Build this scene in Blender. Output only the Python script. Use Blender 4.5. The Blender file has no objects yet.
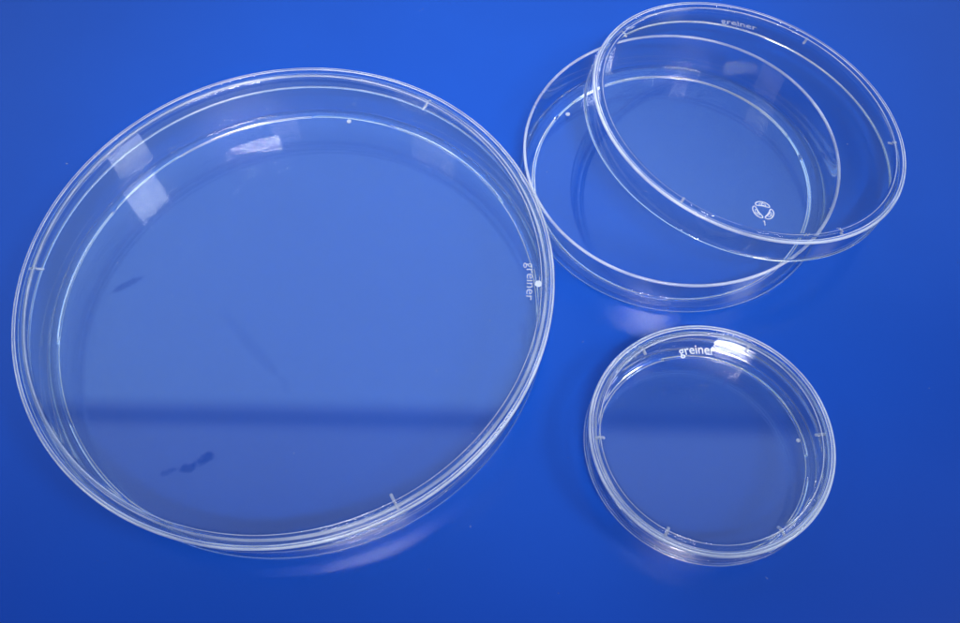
import bpy, bmesh, math, random
from mathutils import Vector, Matrix
random.seed(7)
MM = 0.001
sc = bpy.context.scene
col = sc.collection
R = math.radians

# ------------------------------------------------------------------ materials
def nodes(m):
    m.use_nodes = True
    return m.node_tree.nodes, m.node_tree.links

def clear_plastic(name, rough=0.0, tint=(0.985, 0.99, 0.995), ior=1.57, bump=0.0):
    m = bpy.data.materials.new(name)
    n, l = nodes(m)
    b = n['Principled BSDF']
    b.inputs['Base Color'].default_value = (*tint, 1)
    b.inputs['Roughness'].default_value = rough
    b.inputs['IOR'].default_value = ior
    b.inputs['Transmission Weight'].default_value = 1.0
    if bump:
        tc = n.new('ShaderNodeTexCoord')
        t = n.new('ShaderNodeTexNoise'); t.inputs['Scale'].default_value = 45; t.inputs['Detail'].default_value = 1.5
        bp = n.new('ShaderNodeBump'); bp.inputs['Strength'].default_value = bump; bp.inputs['Distance'].default_value = 0.0004
        l.new(tc.outputs['Object'], t.inputs['Vector'])
        l.new(t.outputs['Fac'], bp.inputs['Height'])
        l.new(bp.outputs['Normal'], b.inputs['Normal'])
    return m

def flat_sheet(name, ior=1.57, bump=0.012):
    # flat moulded sheet: Fresnel mirror over clear transmission (no visible bending through a parallel sheet)
    m = bpy.data.materials.new(name)
    n, l = nodes(m)
    n.remove(n['Principled BSDF'])
    out = n['Material Output']
    geo = n.new('ShaderNodeNewGeometry')
    mi = n.new('ShaderNodeMix'); mi.inputs[2].default_value = ior; mi.inputs[3].default_value = 1 / ior
    l.new(geo.outputs['Backfacing'], mi.inputs[0])
    fr = n.new('ShaderNodeFresnel'); l.new(mi.outputs[0], fr.inputs['IOR'])
    tr = n.new('ShaderNodeBsdfTransparent'); tr.inputs[0].default_value = (.99, .993, .997, 1)
    gl = n.new('ShaderNodeBsdfGlossy'); gl.inputs['Roughness'].default_value = 0.012
    tc = n.new('ShaderNodeTexCoord')
    t = n.new('ShaderNodeTexNoise'); t.inputs['Scale'].default_value = 22; t.inputs['Detail'].default_value = 1
    bp = n.new('ShaderNodeBump'); bp.inputs['Strength'].default_value = bump; bp.inputs['Distance'].default_value = 0.0006
    l.new(tc.outputs['Object'], t.inputs['Vector']); l.new(t.outputs['Fac'], bp.inputs['Height'])
    l.new(bp.outputs['Normal'], gl.inputs['Normal'])
    mx = n.new('ShaderNodeMixShader')
    l.new(fr.outputs[0], mx.inputs[0]); l.new(tr.outputs[0], mx.inputs[1]); l.new(gl.outputs[0], mx.inputs[2])
    # static dust: rare tiny pale specks on the moulded sheet
    vo = n.new('ShaderNodeTexVoronoi'); vo.inputs['Scale'].default_value = 105
    l.new(tc.outputs['Object'], vo.inputs['Vector'])
    lt = n.new('ShaderNodeMath'); lt.operation = 'LESS_THAN'; lt.inputs[1].default_value = .016
    l.new(vo.outputs['Distance'], lt.inputs[0])
    sm = n.new('ShaderNodeMath'); sm.operation = 'MULTIPLY'; sm.inputs[1].default_value = .35
    l.new(lt.outputs[0], sm.inputs[0])
    df = n.new('ShaderNodeBsdfDiffuse'); df.inputs[0].default_value = (.8, .84, .9, 1)
    m2 = n.new('ShaderNodeMixShader')
    l.new(sm.outputs[0], m2.inputs[0]); l.new(mx.outputs[0], m2.inputs[1]); l.new(df.outputs[0], m2.inputs[2])
    l.new(m2.outputs[0], out.inputs['Surface'])
    return m

def frosted(name, amount, color=(0.86, 0.9, 0.95)):
    m = bpy.data.materials.new(name)
    n, l = nodes(m)
    out = n['Material Output']
    b = n['Principled BSDF']
    b.inputs['Base Color'].default_value = (*color, 1)
    b.inputs['Roughness'].default_value = 0.45
    tr = n.new('ShaderNodeBsdfTransparent')
    mx = n.new('ShaderNodeMixShader'); mx.inputs['Fac'].default_value = amount
    l.new(tr.outputs[0], mx.inputs[1]); l.new(b.outputs[0], mx.inputs[2])
    l.new(mx.outputs[0], out.inputs['Surface'])
    return m

def moulded_edge(name, milk=.30):
    # rounded rims and corners: clear plastic with the faint milkiness of a moulding edge
    m = clear_plastic(name, rough=0.12)
    n, l = nodes(m)
    out = n['Material Output']; b = n['Principled BSDF']
    d = n.new('ShaderNodeBsdfDiffuse'); d.inputs[0].default_value = (.88, .91, .96, 1)
    mx = n.new('ShaderNodeMixShader')
    tc = n.new('ShaderNodeTexCoord')
    t = n.new('ShaderNodeTexNoise'); t.inputs['Scale'].default_value = 55; t.inputs['Detail'].default_value = 2
    mr = n.new('ShaderNodeMapRange'); mr.inputs['From Min'].default_value = .3; mr.inputs['From Max'].default_value = .7
    mr.inputs['To Min'].default_value = milk * .55; mr.inputs['To Max'].default_value = milk * 1.35
    l.new(tc.outputs['Object'], t.inputs['Vector']); l.new(t.outputs['Fac'], mr.inputs['Value'])
    l.new(mr.outputs['Result'], mx.inputs[0]); l.new(b.outputs[0], mx.inputs[1]); l.new(d.outputs[0], mx.inputs[2])
    l.new(mx.outputs[0], out.inputs['Surface'])
    return m

def blue_surface():
    m = bpy.data.materials.new('blue_laminate')
    n, l = nodes(m)
    b = n['Principled BSDF']
    tc = n.new('ShaderNodeTexCoord')
    t = n.new('ShaderNodeTexNoise'); t.inputs['Scale'].default_value = 14; t.inputs['Detail'].default_value = 3
    f = n.new('ShaderNodeTexNoise'); f.inputs['Scale'].default_value = 1400; f.inputs['Detail'].default_value = 2
    cr = n.new('ShaderNodeValToRGB')
    cr.color_ramp.elements[0].position = 0.3; cr.color_ramp.elements[0].color = (0.001, 0.060, 0.415, 1)
    cr.color_ramp.elements[1].position = 0.7; cr.color_ramp.elements[1].color = (0.0015, 0.067, 0.45, 1)
    l.new(tc.outputs['Object'], t.inputs['Vector']); l.new(tc.outputs['Object'], f.inputs['Vector'])
    l.new(t.outputs['Fac'], cr.inputs['Fac'])
    l.new(cr.outputs['Color'], b.inputs['Base Color'])
    mr = n.new('ShaderNodeMapRange'); mr.inputs['To Min'].default_value = 0.21; mr.inputs['To Max'].default_value = 0.26
    l.new(f.outputs['Fac'], mr.inputs['Value']); l.new(mr.outputs['Result'], b.inputs['Roughness'])
    bp = n.new('ShaderNodeBump'); bp.inputs['Strength'].default_value = 0.12; bp.inputs['Distance'].default_value = 0.0001
    l.new(f.outputs['Fac'], bp.inputs['Height']); l.new(bp.outputs['Normal'], b.inputs['Normal'])
    b.inputs['Specular IOR Level'].default_value = 0.48
    return m

PS = clear_plastic('clear_polystyrene', rough=0.03, bump=0.03)
PS_EDGE = moulded_edge('clear_polystyrene_edge', .42)
PS_RIM = moulded_edge('clear_polystyrene_rim', .52)
PS_HAZY = moulded_edge('clear_polystyrene_hazy', .20)
PS_FLAT = flat_sheet('clear_polystyrene_sheet')

FR_S = frosted('moulded_letters_bright', 0.80)
FR_M = frosted('moulded_letters_faint', 0.25)
FR_L = frosted('moulded_letters_soft', 0.27)
PS_RIB = frosted('moulded_rib', 0.36, (.97, .98, 1.0))
FR_DOT = frosted('moulded_dot', 0.45)
FR_RE = frosted('moulded_mark', 0.55)
BLUE = blue_surface()

# ------------------------------------------------------------------ mesh helpers
def link(name, me, mat, parent=None, smooth_angle=None):
    o = bpy.data.objects.new(name, me)
    col.objects.link(o)
    me.materials.append(mat)
    if parent is not None:
        o.parent = parent
    return o

def fillet(pts, seg=4, hold=0.02):
    """pts: (r, z, radius, tag). Returns a rounded contour with holding loops next to each fillet."""
    out = []
    for i, (x, y, rad, tag) in enumerate(pts):
        if i == 0 or i == len(pts) - 1 or rad <= 0:
            out.append((x, y, tag)); continue
        p = Vector((x, y)); a = Vector(pts[i-1][:2]); b = Vector(pts[i+1][:2])
        da = (a - p); db = (b - p)
        la, lb = da.length, db.length
        da.normalize(); db.normalize()
        ang = da.angle(db)
        d = min(rad / math.tan(ang / 2), la * 0.45, lb * 0.45)
        r = d * math.tan(ang / 2)
        c = p + (da + db).normalized() * (r / math.sin(ang / 2))
        s = p + da * d; e = p + db * d
        out.append((*(s + da * min(hold, la * 0.04)), tag))
        vs = s - c; ve = e - c
        a0 = math.atan2(vs.y, vs.x); a1 = math.atan2(ve.y, ve.x)
        while a1 - a0 > math.pi: a1 -= 2 * math.pi
        while a1 - a0 < -math.pi: a1 += 2 * math.pi
        for k in range(seg + 1):
            t = a0 + (a1 - a0) * k / seg
            out.append((c.x + r * math.cos(t), c.y + r * math.sin(t), tag))
        out.append((*(e + db * min(hold, lb * 0.04)), tag))
    return out

def lathe(name, pts, mat, parent=None, n=360, zfun=None, rfun=None, flat_r=0, efun=None):
    """closed revolved solid; first and last contour points lie on the axis (r = 0)."""
    prof = fillet(pts)
    if flat_r:
        prof = [prof[0], (flat_r, prof[0][1], 0)] + prof[1:-1] + [(flat_r, prof[-1][1], 0), prof[-1]]
    bm = bmesh.new()
    first = bm.verts.new((0, 0, prof[0][1] * MM)); last = bm.verts.new((0, 0, prof[-1][1] * MM))
    rings = []
    for (r, z, tag) in prof[1:-1]:
        row = []
        for k in range(n):
            th = 2 * math.pi * k / n
            zz = zfun(z, tag, th) if zfun else z
            rr = r + (rfun(th) if rfun else 0)
            row.append(bm.verts.new((rr * math.cos(th) * MM, rr * math.sin(th) * MM, zz * MM)))
        rings.append(row)
    body = prof[1:-1]
    # broad straight sheet parts are index 1, rounded rims, beads and corners keep the moulded edge material
    mids = [(4 if math.hypot(p[0]-q[0], p[1]-q[1]) > .25 else 3) if p[2] == 'e' == q[2] else (1 if math.hypot(p[0]-q[0], p[1]-q[1]) > .42 else 2 if p[2] and p[2] == q[2] else 0) for p, q in zip(body, body[1:])]
    for k in range(n):
        j = (k + 1) % n
        fa = bm.faces.new((first, rings[0][j], rings[0][k]))
        fb = bm.faces.new((last, rings[-1][k], rings[-1][j]))
        if flat_r: fa.material_index = 1; fb.material_index = 1
        for (a, b, mi) in zip(rings, rings[1:], mids):
            if mi == 2 and efun and not efun(math.degrees(2 * math.pi * k / n), b): mi = 0
            bm.faces.new((a[k], a[j], b[j], b[k])).material_index = mi
    bmesh.ops.recalc_face_normals(bm, faces=bm.faces)
    for f in bm.faces: f.smooth = True
    me = bpy.data.meshes.new(name); bm.to_mesh(me); bm.free()
    o = link(name, me, mat, parent)
    if flat_r: me.materials.append(PS_FLAT); me.materials.append(PS_EDGE); me.materials.append(PS_RIM); me.materials.append(PS_HAZY)
    return o

def rounded_box(name, size, mat, parent, loc, rotz=0, bev=0.12, rot=None):
    bm = bmesh.new()
    bmesh.ops.create_cube(bm, size=1)
    bmesh.ops.scale(bm, vec=Vector(size) * MM, verts=bm.verts)
    bmesh.ops.bevel(bm, geom=bm.edges[:], offset=bev * MM, segments=2, affect='EDGES')
    for f in bm.faces: f.smooth = True
    me = bpy.data.meshes.new(name); bm.to_mesh(me); bm.free()
    o = link(name, me, mat, parent)
    o.location = Vector(loc) * MM
    o.rotation_euler = (0, 0, rotz)
    return o

def knob(name, rad, h, mat, parent, loc):
    bm = bmesh.new()
    n = 24
    prof = [(rad, 0), (rad, h * .5), (rad * .85, h * .85), (rad * .5, h)]
    rows = [[bm.verts.new((r * math.cos(2*math.pi*k/n) * MM, r * math.sin(2*math.pi*k/n) * MM, z * MM)) for k in range(n)] for r, z in prof]
    for a, b in zip(rows, rows[1:]):
        for k in range(n):
            bm.faces.new((a[k], a[(k+1) % n], b[(k+1) % n], b[k]))
    bm.faces.new(rows[-1]); bm.faces.new(rows[0][::-1])
    bmesh.ops.recalc_face_normals(bm, faces=bm.faces)
    for f in bm.faces: f.smooth = True
    me = bpy.data.meshes.new(name); bm.to_mesh(me); bm.free()
    o = link(name, me, mat, parent); o.location = Vector(loc) * MM
    return o

def thing(name, label, cat, loc, group=None):
    o = bpy.data.objects.new(name, None); col.objects.link(o)
    o.empty_display_size = 0.01
    o.location = Vector(loc) * MM
    o['label'] = label; o['category'] = cat
    if group: o['group'] = group
    return o

# lettering bent along the edge of a lid, tops of the letters facing outward
def arc_text(name, body, r, ang, size, width, z, mat, parent, thick=0.07, bold=0.0):
    cu = bpy.data.curves.new('tmp', 'FONT')
    cu.body = body; cu.size = size; cu.extrude = thick / 2; cu.offset = bold
    cu.resolution_u = 3; cu.align_x = 'CENTER'
    ob = bpy.data.objects.new('tmp', cu); col.objects.link(ob)
    dg = bpy.context.evaluated_depsgraph_get()
    me = bpy.data.meshes.new_from_object(ob.evaluated_get(dg))
    bpy.data.objects.remove(ob); bpy.data.curves.remove(cu)
    xs = [v.co.x for v in me.vertices]
    w = max(xs) - min(xs); s = width / w; mid = (max(xs) + min(xs)) / 2
    for v in me.vertices:
        x = (v.co.x - mid) * s; y = v.co.y
        t = math.radians(ang) - x / r
        rr = r + y - size * 0.25
        v.co = Vector((rr * math.cos(t), rr * math.sin(t), z + v.co.z)) * MM
    me.name = name
    return link(name, me, mat, parent)

def tube_mesh(bm, pts, rad, closed=False, n=8):
    P = [Vector(p) for p in pts]; rows = []
    for i, p in enumerate(P):
        a = P[i-1] if (i or closed) else p
        b = P[(i+1) % len(P)] if (i < len(P)-1 or closed) else p
        t = (b - a).normalized(); side = Vector((-t.y, t.x, 0)).normalized(); up = Vector((0, 0, 1))
        rows.append([bm.verts.new((p + side * rad * math.cos(2*math.pi*k/n) + up * rad * .6 * math.sin(2*math.pi*k/n)) * MM) for k in range(n)])
    m = len(rows)
    for i in range(m if closed else m - 1):
        a, b = rows[i], rows[(i+1) % m]
        for k in range(n):
            bm.faces.new((a[k], a[(k+1) % n], b[(k+1) % n], b[k]))
    if not closed:
        bm.faces.new(rows[0]); bm.faces.new(rows[-1][::-1])

# ------------------------------------------------------------------ dish parts
GROUP = 'petri dishes on the blue surface'
def make_base(name, label, x, y, Rb, Rr, Rf, H, seg_on, group=GROUP):
    t = thing(name, label, 'petri dish', (x, y, 0.03), group)
    pts = [(0, .55, 0, 0), (Rf-.46, .55, .06, 0), (Rf-.34, 0, .16, 'f'), (Rf+.34, 0, .16, 'g'), (Rf+.46, .55, .06, 0),
           (Rb-.05, .55, .55, 0), (Rr, H, .38, 'r'), (Rr-.85, H, .38, 'r'), (Rb-1.05, 1.5, .55, 0), (0, 1.5, 0, 0)]
    def zf(z, tag, th):
        if tag not in ('f', 'g'): return z
        w = seg_on(math.degrees(th) % 360)
        return z * w + (1 - w) * (0.47 + z * .12)
    lathe('base', pts, PS, t, zfun=zf, efun=lambda d, row: row[0].co.z > .005 or row[0].co.x * 1000 < Rf or seg_on(d % 360) > .5, flat_r=Rf-1.0)
    return t

def make_lid(name, label, loc, Rt, Rs, Rin, h, owner=None):
    # a closed lid is a part of its dish; the loose lid is a thing of its own
    t = None if owner else thing(name, label, 'petri dish lid', loc)
    pts = [(0, h-1.15, 0, 0), (Rt-1.2, h-1.15, .35, 0), (Rs-.68, 0, .2, 0), (Rs, 0, .25, 's'), (Rt, h, .55, 'e'),
           (Rt-1.1, h, .22, 'e'), (Rt-1.3, h-.38, .1, 0), (Rin+.75, h-.38, .1, 0), (Rin+.65, h-.12, .15, 0),
           (Rin, h-.12, .2, 'i'), (Rin-.12, h-.38, .1, 0), (0, h-.38, 0, 0)]
    o = lathe('lid' if owner else 'plate', pts, PS, t or owner, flat_r=Rin-.6)
    if owner:
        o.location = Vector(loc) * MM - owner.location
        return o
    return t

def ribs(t, angs, Rt, Rs, h, length=3.4, down=None):
    for a in angs:
        th = R(a)
        r = Rt - 1.45 - length / 2
        # flat arm under the plate and the leg that runs down the inside of the skirt
        bm = bmesh.new()
        for (cx, cz, sx, sz) in ((r, h - 1.15 - .26, length, .44),):
            g = bmesh.ops.create_cube(bm, size=1)
            bmesh.ops.scale(bm, vec=Vector((sx, .75, sz)) * MM, verts=g['verts'])
            bmesh.ops.translate(bm, vec=Vector((cx, 0, cz)) * MM, verts=g['verts'])
        bmesh.ops.bevel(bm, geom=bm.edges[:], offset=.13 * MM, segments=2, affect='EDGES')
        for f in bm.faces: f.smooth = True
        me = bpy.data.meshes.new('vent_rib'); bm.to_mesh(me); bm.free()
        o = link('vent_rib', me, PS_RIB, t)
        o.rotation_euler = (0, 0, th)

def period_seg(start, on, period):
    def f(d):
        u = (d - start) % period
        if u < on:
            return max(0.0, min(1.0, min(u, on - u) / 0.9))
        return 0.0
    return f

# ---- large dish (closed)
b = make_base('petri_dish', 'largest clear round dish, closed, filling the left half of the blue surface',
              -39.64, 116.3, 71.15, 70.45, 68.8, 18.4, period_seg(24, 39, 60))
knob('moulded_dot', .75, .25, FR_DOT, b, (66.6 * math.cos(R(74.2)), 66.6 * math.sin(R(74.2)), 1.52))
l = make_lid('lid', None, (-39.97, 116.09, 12.05), 72.5, 71.55, 69.0, 7.78, owner=b)
ribs(l, (171.2, 50.8, -68.3), 72.5, 71.55, 7.78, length=4.3)
arc_text('lettering', 'greiner', 66.0, -8.8, 3.4, 11.2, 7.78 - .30, FR_L, l)
knob('moulded_dot', .95, .22, FR_DOT, l, (68.2 * math.cos(R(-9.4)), 68.2 * math.sin(R(-9.4)), 7.78 - .34))

# ---- small dish (closed)
b = make_base('petri_dish', 'smallest clear round dish, closed, crisp white lettering at its top edge, below the others',
              63.75, 61.4, 28.8, 28.35, 26.6, 12.75, period_seg(-9, 108, 120))
knob('moulded_dot', .5, .25, FR_DOT, b, (25.0 * math.cos(R(-.5)), 25.0 * math.sin(R(-.5)), 1.52))
l = make_lid('lid', None, (63.3, 61.62, 5.1), 29.45, 29.76, 26.6, 9.08, owner=b)
ribs(l, (175, -6, -66, -125, 115, 55), 29.45, 29.76, 9.08, length=2.6)
arc_text('lettering', 'greiner', 22.3, 85, 3.6, 9.2, 9.08 - .30, FR_S, l, bold=.03)

# ---- medium dish (open) and its lid leaning on it
b = make_base('petri_dish', 'open medium clear round dish standing under the loose tilted lid',
              74.5, 145.7, 45.3, 44.75, 41.0, 15.4, period_seg(136, 109, 120))
knob('moulded_dot', .7, .25, FR_DOT, b, (38.6 * math.cos(R(133)), 38.6 * math.sin(R(133)), 1.52))
n = Vector((.217, .064, 1)).normalized()
e1 = (Vector((1, 0, 0)) - n * n.x).normalized(); e2 = n.cross(e1)
T = Vector((95.464, 152.546, 21.184)); h = 8.13
l = make_lid('petri_dish_lid', 'loose clear lid with a recycling mark, tilted across the rim of the open dish',
             T - n * h, 46.5, 46.8, 43.65, h)
l.rotation_euler = Matrix((e1, e2, n)).transposed().to_euler()
ribs(l, (-131.6, -71.6, -12, 136, 48), 46.5, 46.8, h, length=2.6)
arc_text('lettering', 'greiner', 38.0, 78.5, 3.5, 11.6, h - .30, FR_M, l)

def recycling_mark(parent, r, ang, z):
    bm = bmesh.new()
    base = []
    # one folded band: a long rounded loop bent over a corner of the triangle
    inner, outer = 1.15, 2.9
    for k in range(3):
        c = R(90 + 120 * k)
        loop = []
        ctr = Vector((1.75 * math.cos(c), 1.75 * math.sin(c)))
        ax = Vector((-math.sin(c), math.cos(c)))       # along the band
        rd = Vector((math.cos(c), math.sin(c)))
        for i in range(28):
            u = 2 * math.pi * i / 28
            lx = 1.75 * math.copysign(abs(math.cos(u)) ** .7, math.cos(u))
            ly = .62 * math.copysign(abs(math.sin(u)) ** .8, math.sin(u)) - .28 * lx * lx * .55 + .25
            p = ctr + ax * lx + rd * ly
            loop.append((p.x, p.y, 0))
        tube_mesh(bm, loop, .15, closed=True)
        loop2 = [(ctr.x + (q[0] - ctr.x) * .48, ctr.y + (q[1] - ctr.y) * .48, 0) for q in loop]
        tube_mesh(bm, loop2, .09, closed=True)
        # fold line of the band
        p0 = ctr + rd * .75 - ax * .1; p1 = ctr - rd * .35 + ax * .35
        tube_mesh(bm, [(p0.x, p0.y, 0), (p1.x, p1.y, 0)], .1)
    # numeral 1 below the arrows
    tube_mesh(bm, [(-.35, -3.35, 0), (0, -3.1, 0), (0, -4.5, 0)], .14)
    bmesh.ops.recalc_face_normals(bm, faces=bm.faces)
    for f in bm.faces: f.smooth = True
    me = bpy.data.meshes.new('recycling_mark'); bm.to_mesh(me); bm.free()
    o = link('recycling_mark', me, FR_RE, parent)
    o.location = Vector((r * math.cos(R(ang)), r * math.sin(R(ang)), z)) * MM
    o.rotation_euler = (0, 0, R(ang + 90)); o.scale = (1.12, 1.12, 1)
    return o
recycling_mark(l, 36.6, -101.5, h - .32)

# ------------------------------------------------------------------ blue surface
bm = bmesh.new()
bmesh.ops.create_grid(bm, x_segments=2, y_segments=2, size=1.0)
me = bpy.data.meshes.new('table_surface'); bm.to_mesh(me); bm.free()
s = link('table_surface', me, BLUE); s['kind'] = 'structure'
s.location = (0, .3, 0)

# fine dust lying on the blue surface
bm = bmesh.new()
for _ in range(70):
    x, y = random.uniform(-130, 150), random.uniform(25, 230)
    a = random.uniform(.06, .16); ln = a * random.choice((1, 1, 1.6, 4)); an = random.uniform(0, math.pi)
    g = bmesh.ops.create_icosphere(bm, subdivisions=1, radius=1)
    bmesh.ops.transform(bm, verts=g['verts'], matrix=Matrix.Translation(Vector((x, y, .06)) * MM) @ Matrix.Rotation(an, 4, 'Z') @ Matrix.Diagonal((ln * MM, a * MM * .7, .05 * MM, 1)))
me = bpy.data.meshes.new('dust'); bm.to_mesh(me); bm.free()
dust = link('dust', me, frosted('dust_grey', .30, (.6, .68, .8))); dust['kind'] = 'stuff'; dust['label'] = 'fine pale dust specks scattered over the blue surface'; dust['category'] = 'dust'

# ------------------------------------------------------------------ camera
f, t, roll, H = 859.281, .487, -.106, 218.646
cx, cy = 434.538, 293.074
fwd = Vector((0, math.sin(t), -math.cos(t))); right = Vector((1, 0, 0)); up = right.cross(fwd)
r_ = right * math.cos(roll) + up * math.sin(roll); u_ = r_.cross(fwd)
cam = bpy.data.cameras.new('camera'); co = bpy.data.objects.new('camera', cam); col.objects.link(co)
co.matrix_world = Matrix(((r_.x, u_.x, -fwd.x, 0), (r_.y, u_.y, -fwd.y, 0), (r_.z, u_.z, -fwd.z, H * MM), (0, 0, 0, 1)))
cam.sensor_width = 36; cam.lens = f / 960 * 36
cam.shift_x = (480 - cx) / 960; cam.shift_y = -(311.5 - cy) / 960
cam.clip_start = .005; cam.clip_end = 50
sc.camera = co

# ------------------------------------------------------------------ light: ceiling of the room as an environment
w = bpy.data.worlds.new('World'); sc.world = w; HORIZON = 2.6; w.use_nodes = True
n_, l_ = w.node_tree.nodes, w.node_tree.links
bg = n_['Background']
def M_(op, a, b=None, c=None):
    nd = n_.new('ShaderNodeMath'); nd.operation = op
    for i, v in enumerate((a, b, c)):
        if v is None: continue
        if isinstance(v, (int, float)): nd.inputs[i].default_value = v
        else: l_.new(v, nd.inputs[i])
    return nd.outputs[0]
def step(x, a, b):     # smooth 0 -> 1 between a and b
    nd = n_.new('ShaderNodeMapRange'); nd.interpolation_type = 'SMOOTHSTEP'
    l_.new(x, nd.inputs['Value'])
    nd.inputs['From Min'].default_value = a; nd.inputs['From Max'].default_value = b
    return nd.outputs['Result']
tc = n_.new('ShaderNodeTexCoord'); sp = n_.new('ShaderNodeSeparateXYZ')
l_.new(tc.outputs['Generated'], sp.inputs[0])
z = M_('MAXIMUM', sp.outputs['Z'], 0.02)
u = M_('DIVIDE', sp.outputs['X'], z); v = M_('DIVIDE', sp.outputs['Y'], z)
vp = M_('SUBTRACT', M_('ADD', v, M_('MULTIPLY', u, .13)), .35)      # distance ahead of the ceiling beam
ahead = step(vp, -.006, .034)                                          # bright ceiling beyond the beam
behind = step(vp, .012, -.022)
near_fade = step(vp, -.36, -.02)
far_fade = M_('SUBTRACT', 1.0, M_('MULTIPLY', step(v, .95, 1.6), .75))
side_fade = M_('SUBTRACT', 1.0, M_('MULTIPLY', step(M_('ABSOLUTE', u), .8, 1.6), .7))
hor = M_('MULTIPLY', M_('SUBTRACT', 1.0, step(sp.outputs['Z'], .16, .32)), HORIZON)
recess = M_('MULTIPLY', step(u, .10, .22), M_('SUBTRACT', 1.0, step(vp, .10, .30)))
a_ = M_('MULTIPLY', M_('MULTIPLY', ahead, far_fade), M_('SUBTRACT', 1.0, M_('MULTIPLY', recess, .75)))
behind = M_('ADD', M_('MULTIPLY', behind, .80), .20)
b_ = M_('MULTIPLY', behind, M_('ADD', .07, M_('MULTIPLY', near_fade, .80)))
tot = M_('ADD', M_('MULTIPLY', a_, 2.8), M_('MULTIPLY', b_, 2.6))
# dark blobs added to the environment so the large lid reflects smudges
nz = n_.new('ShaderNodeTexNoise'); nz.inputs['Scale'].default_value = 85; nz.inputs['Detail'].default_value = 4
l_.new(tc.outputs['Generated'], nz.inputs['Vector'])
def dark_blob(cu, cv, ang, ru, rv, depth):
    du = M_('SUBTRACT', u, cu); dv = M_('SUBTRACT', v, cv)
    c_, s_ = math.cos(ang), math.sin(ang)
    p = M_('DIVIDE', M_('ADD', M_('MULTIPLY', du, c_), M_('MULTIPLY', dv, s_)), ru)
    q = M_('DIVIDE', M_('SUBTRACT', M_('MULTIPLY', dv, c_), M_('MULTIPLY', du, s_)), rv)
    d = M_('ADD', M_('MULTIPLY', p, p), M_('MULTIPLY', q, q))
    d = M_('ADD', d, M_('MULTIPLY', M_('SUBTRACT', nz.outputs['Fac'], .5), 4.0))
    return M_('SUBTRACT', 1.0, M_('MULTIPLY', M_('SUBTRACT', 1.0, step(d, .1, 1.7)), depth))
for args in ((-.300, .336, .35, .013, .006, .7), (-.318, .328, .1, .010, .006, .6), (-.342, .326, .3, .010, .004, .4), (-.412, .592, .45, .024, .005, .4), (-.24, .48, -.95, .070, .007, .12)):
    tot = M_('MULTIPLY', tot, dark_blob(*args))
tot = M_('ADD', M_('MULTIPLY', tot, side_fade), M_('ADD', hor, .05))
updn = step(sp.outputs['Z'], -.02, .05)
tot = M_('MULTIPLY', tot, updn)
mixc = n_.new('ShaderNodeMix'); mixc.data_type = 'RGBA'
l_.new(ahead, mixc.inputs['Factor'])
mixc.inputs[6].default_value = (.43, .64, 1.12, 1); mixc.inputs[7].default_value = (.40, .66, 1.12, 1)
l_.new(mixc.outputs[2], bg.inputs['Color'])
WORLD = .385
l_.new(M_('MULTIPLY', tot, WORLD), bg.inputs['Strength'])

def area(name, loc, target, sx, sy, power, color):
    d = bpy.data.lights.new(name, 'AREA'); d.shape = 'RECTANGLE'; d.size = sx; d.size_y = sy
    d.energy = power; d.color = color
    o = bpy.data.objects.new(name, d); col.objects.link(o)
    o.location = loc
    o.rotation_euler = (Vector(target) - Vector(loc)).to_track_quat('-Z', 'Y').to_euler()
    return o
def spot(name, loc, target, size, radius, power, color):
    d = bpy.data.lights.new(name, 'SPOT'); d.spot_size = R(size); d.spot_blend = 1.0
    d.shadow_soft_size = radius; d.energy = power; d.color = color
    o = bpy.data.objects.new(name, d); col.objects.link(o); o.location = loc
    o.rotation_euler = (Vector(target) - Vector(loc)).to_track_quat('-Z', 'Y').to_euler()
o = area('desk_lamp', (.01, -.14, .50), (.012, .205, 0), .17, .045, .205, (1.0, .97, .95)); o.data.spread = R(39)
area('window_light', (.80, -.34, 1.10), (0, .1, 0),   .27, .25, 5.6, (.90, .96, 1.0))
area('left_window_light', (-.92, -.10, 1.10), (0, .1, 0), .34, .20, .9, (.92, .96, 1.0))
area('back_window_light', (-.16, -.92, 1.10), (0, .1, 0), .22, .12, .45, (1.0, .93, .98))

# ------------------------------------------------------------------ render settings
sc.render.engine = 'CYCLES'
c = sc.cycles
c.use_denoising = True
try: c.denoiser = 'OPENIMAGEDENOISE'
except Exception: pass
c.max_bounces = 18; c.transmission_bounces = 18; c.glossy_bounces = 10; c.diffuse_bounces = 3; c.transparent_max_bounces = 16
c.caustics_reflective = True; c.caustics_refractive = True; c.blur_glossy = 0.3
c.sample_clamp_indirect = 0
sc.view_settings.view_transform = 'Standard'; sc.view_settings.look = 'None'
sc.view_settings.exposure = 0; sc.view_settings.gamma = 1
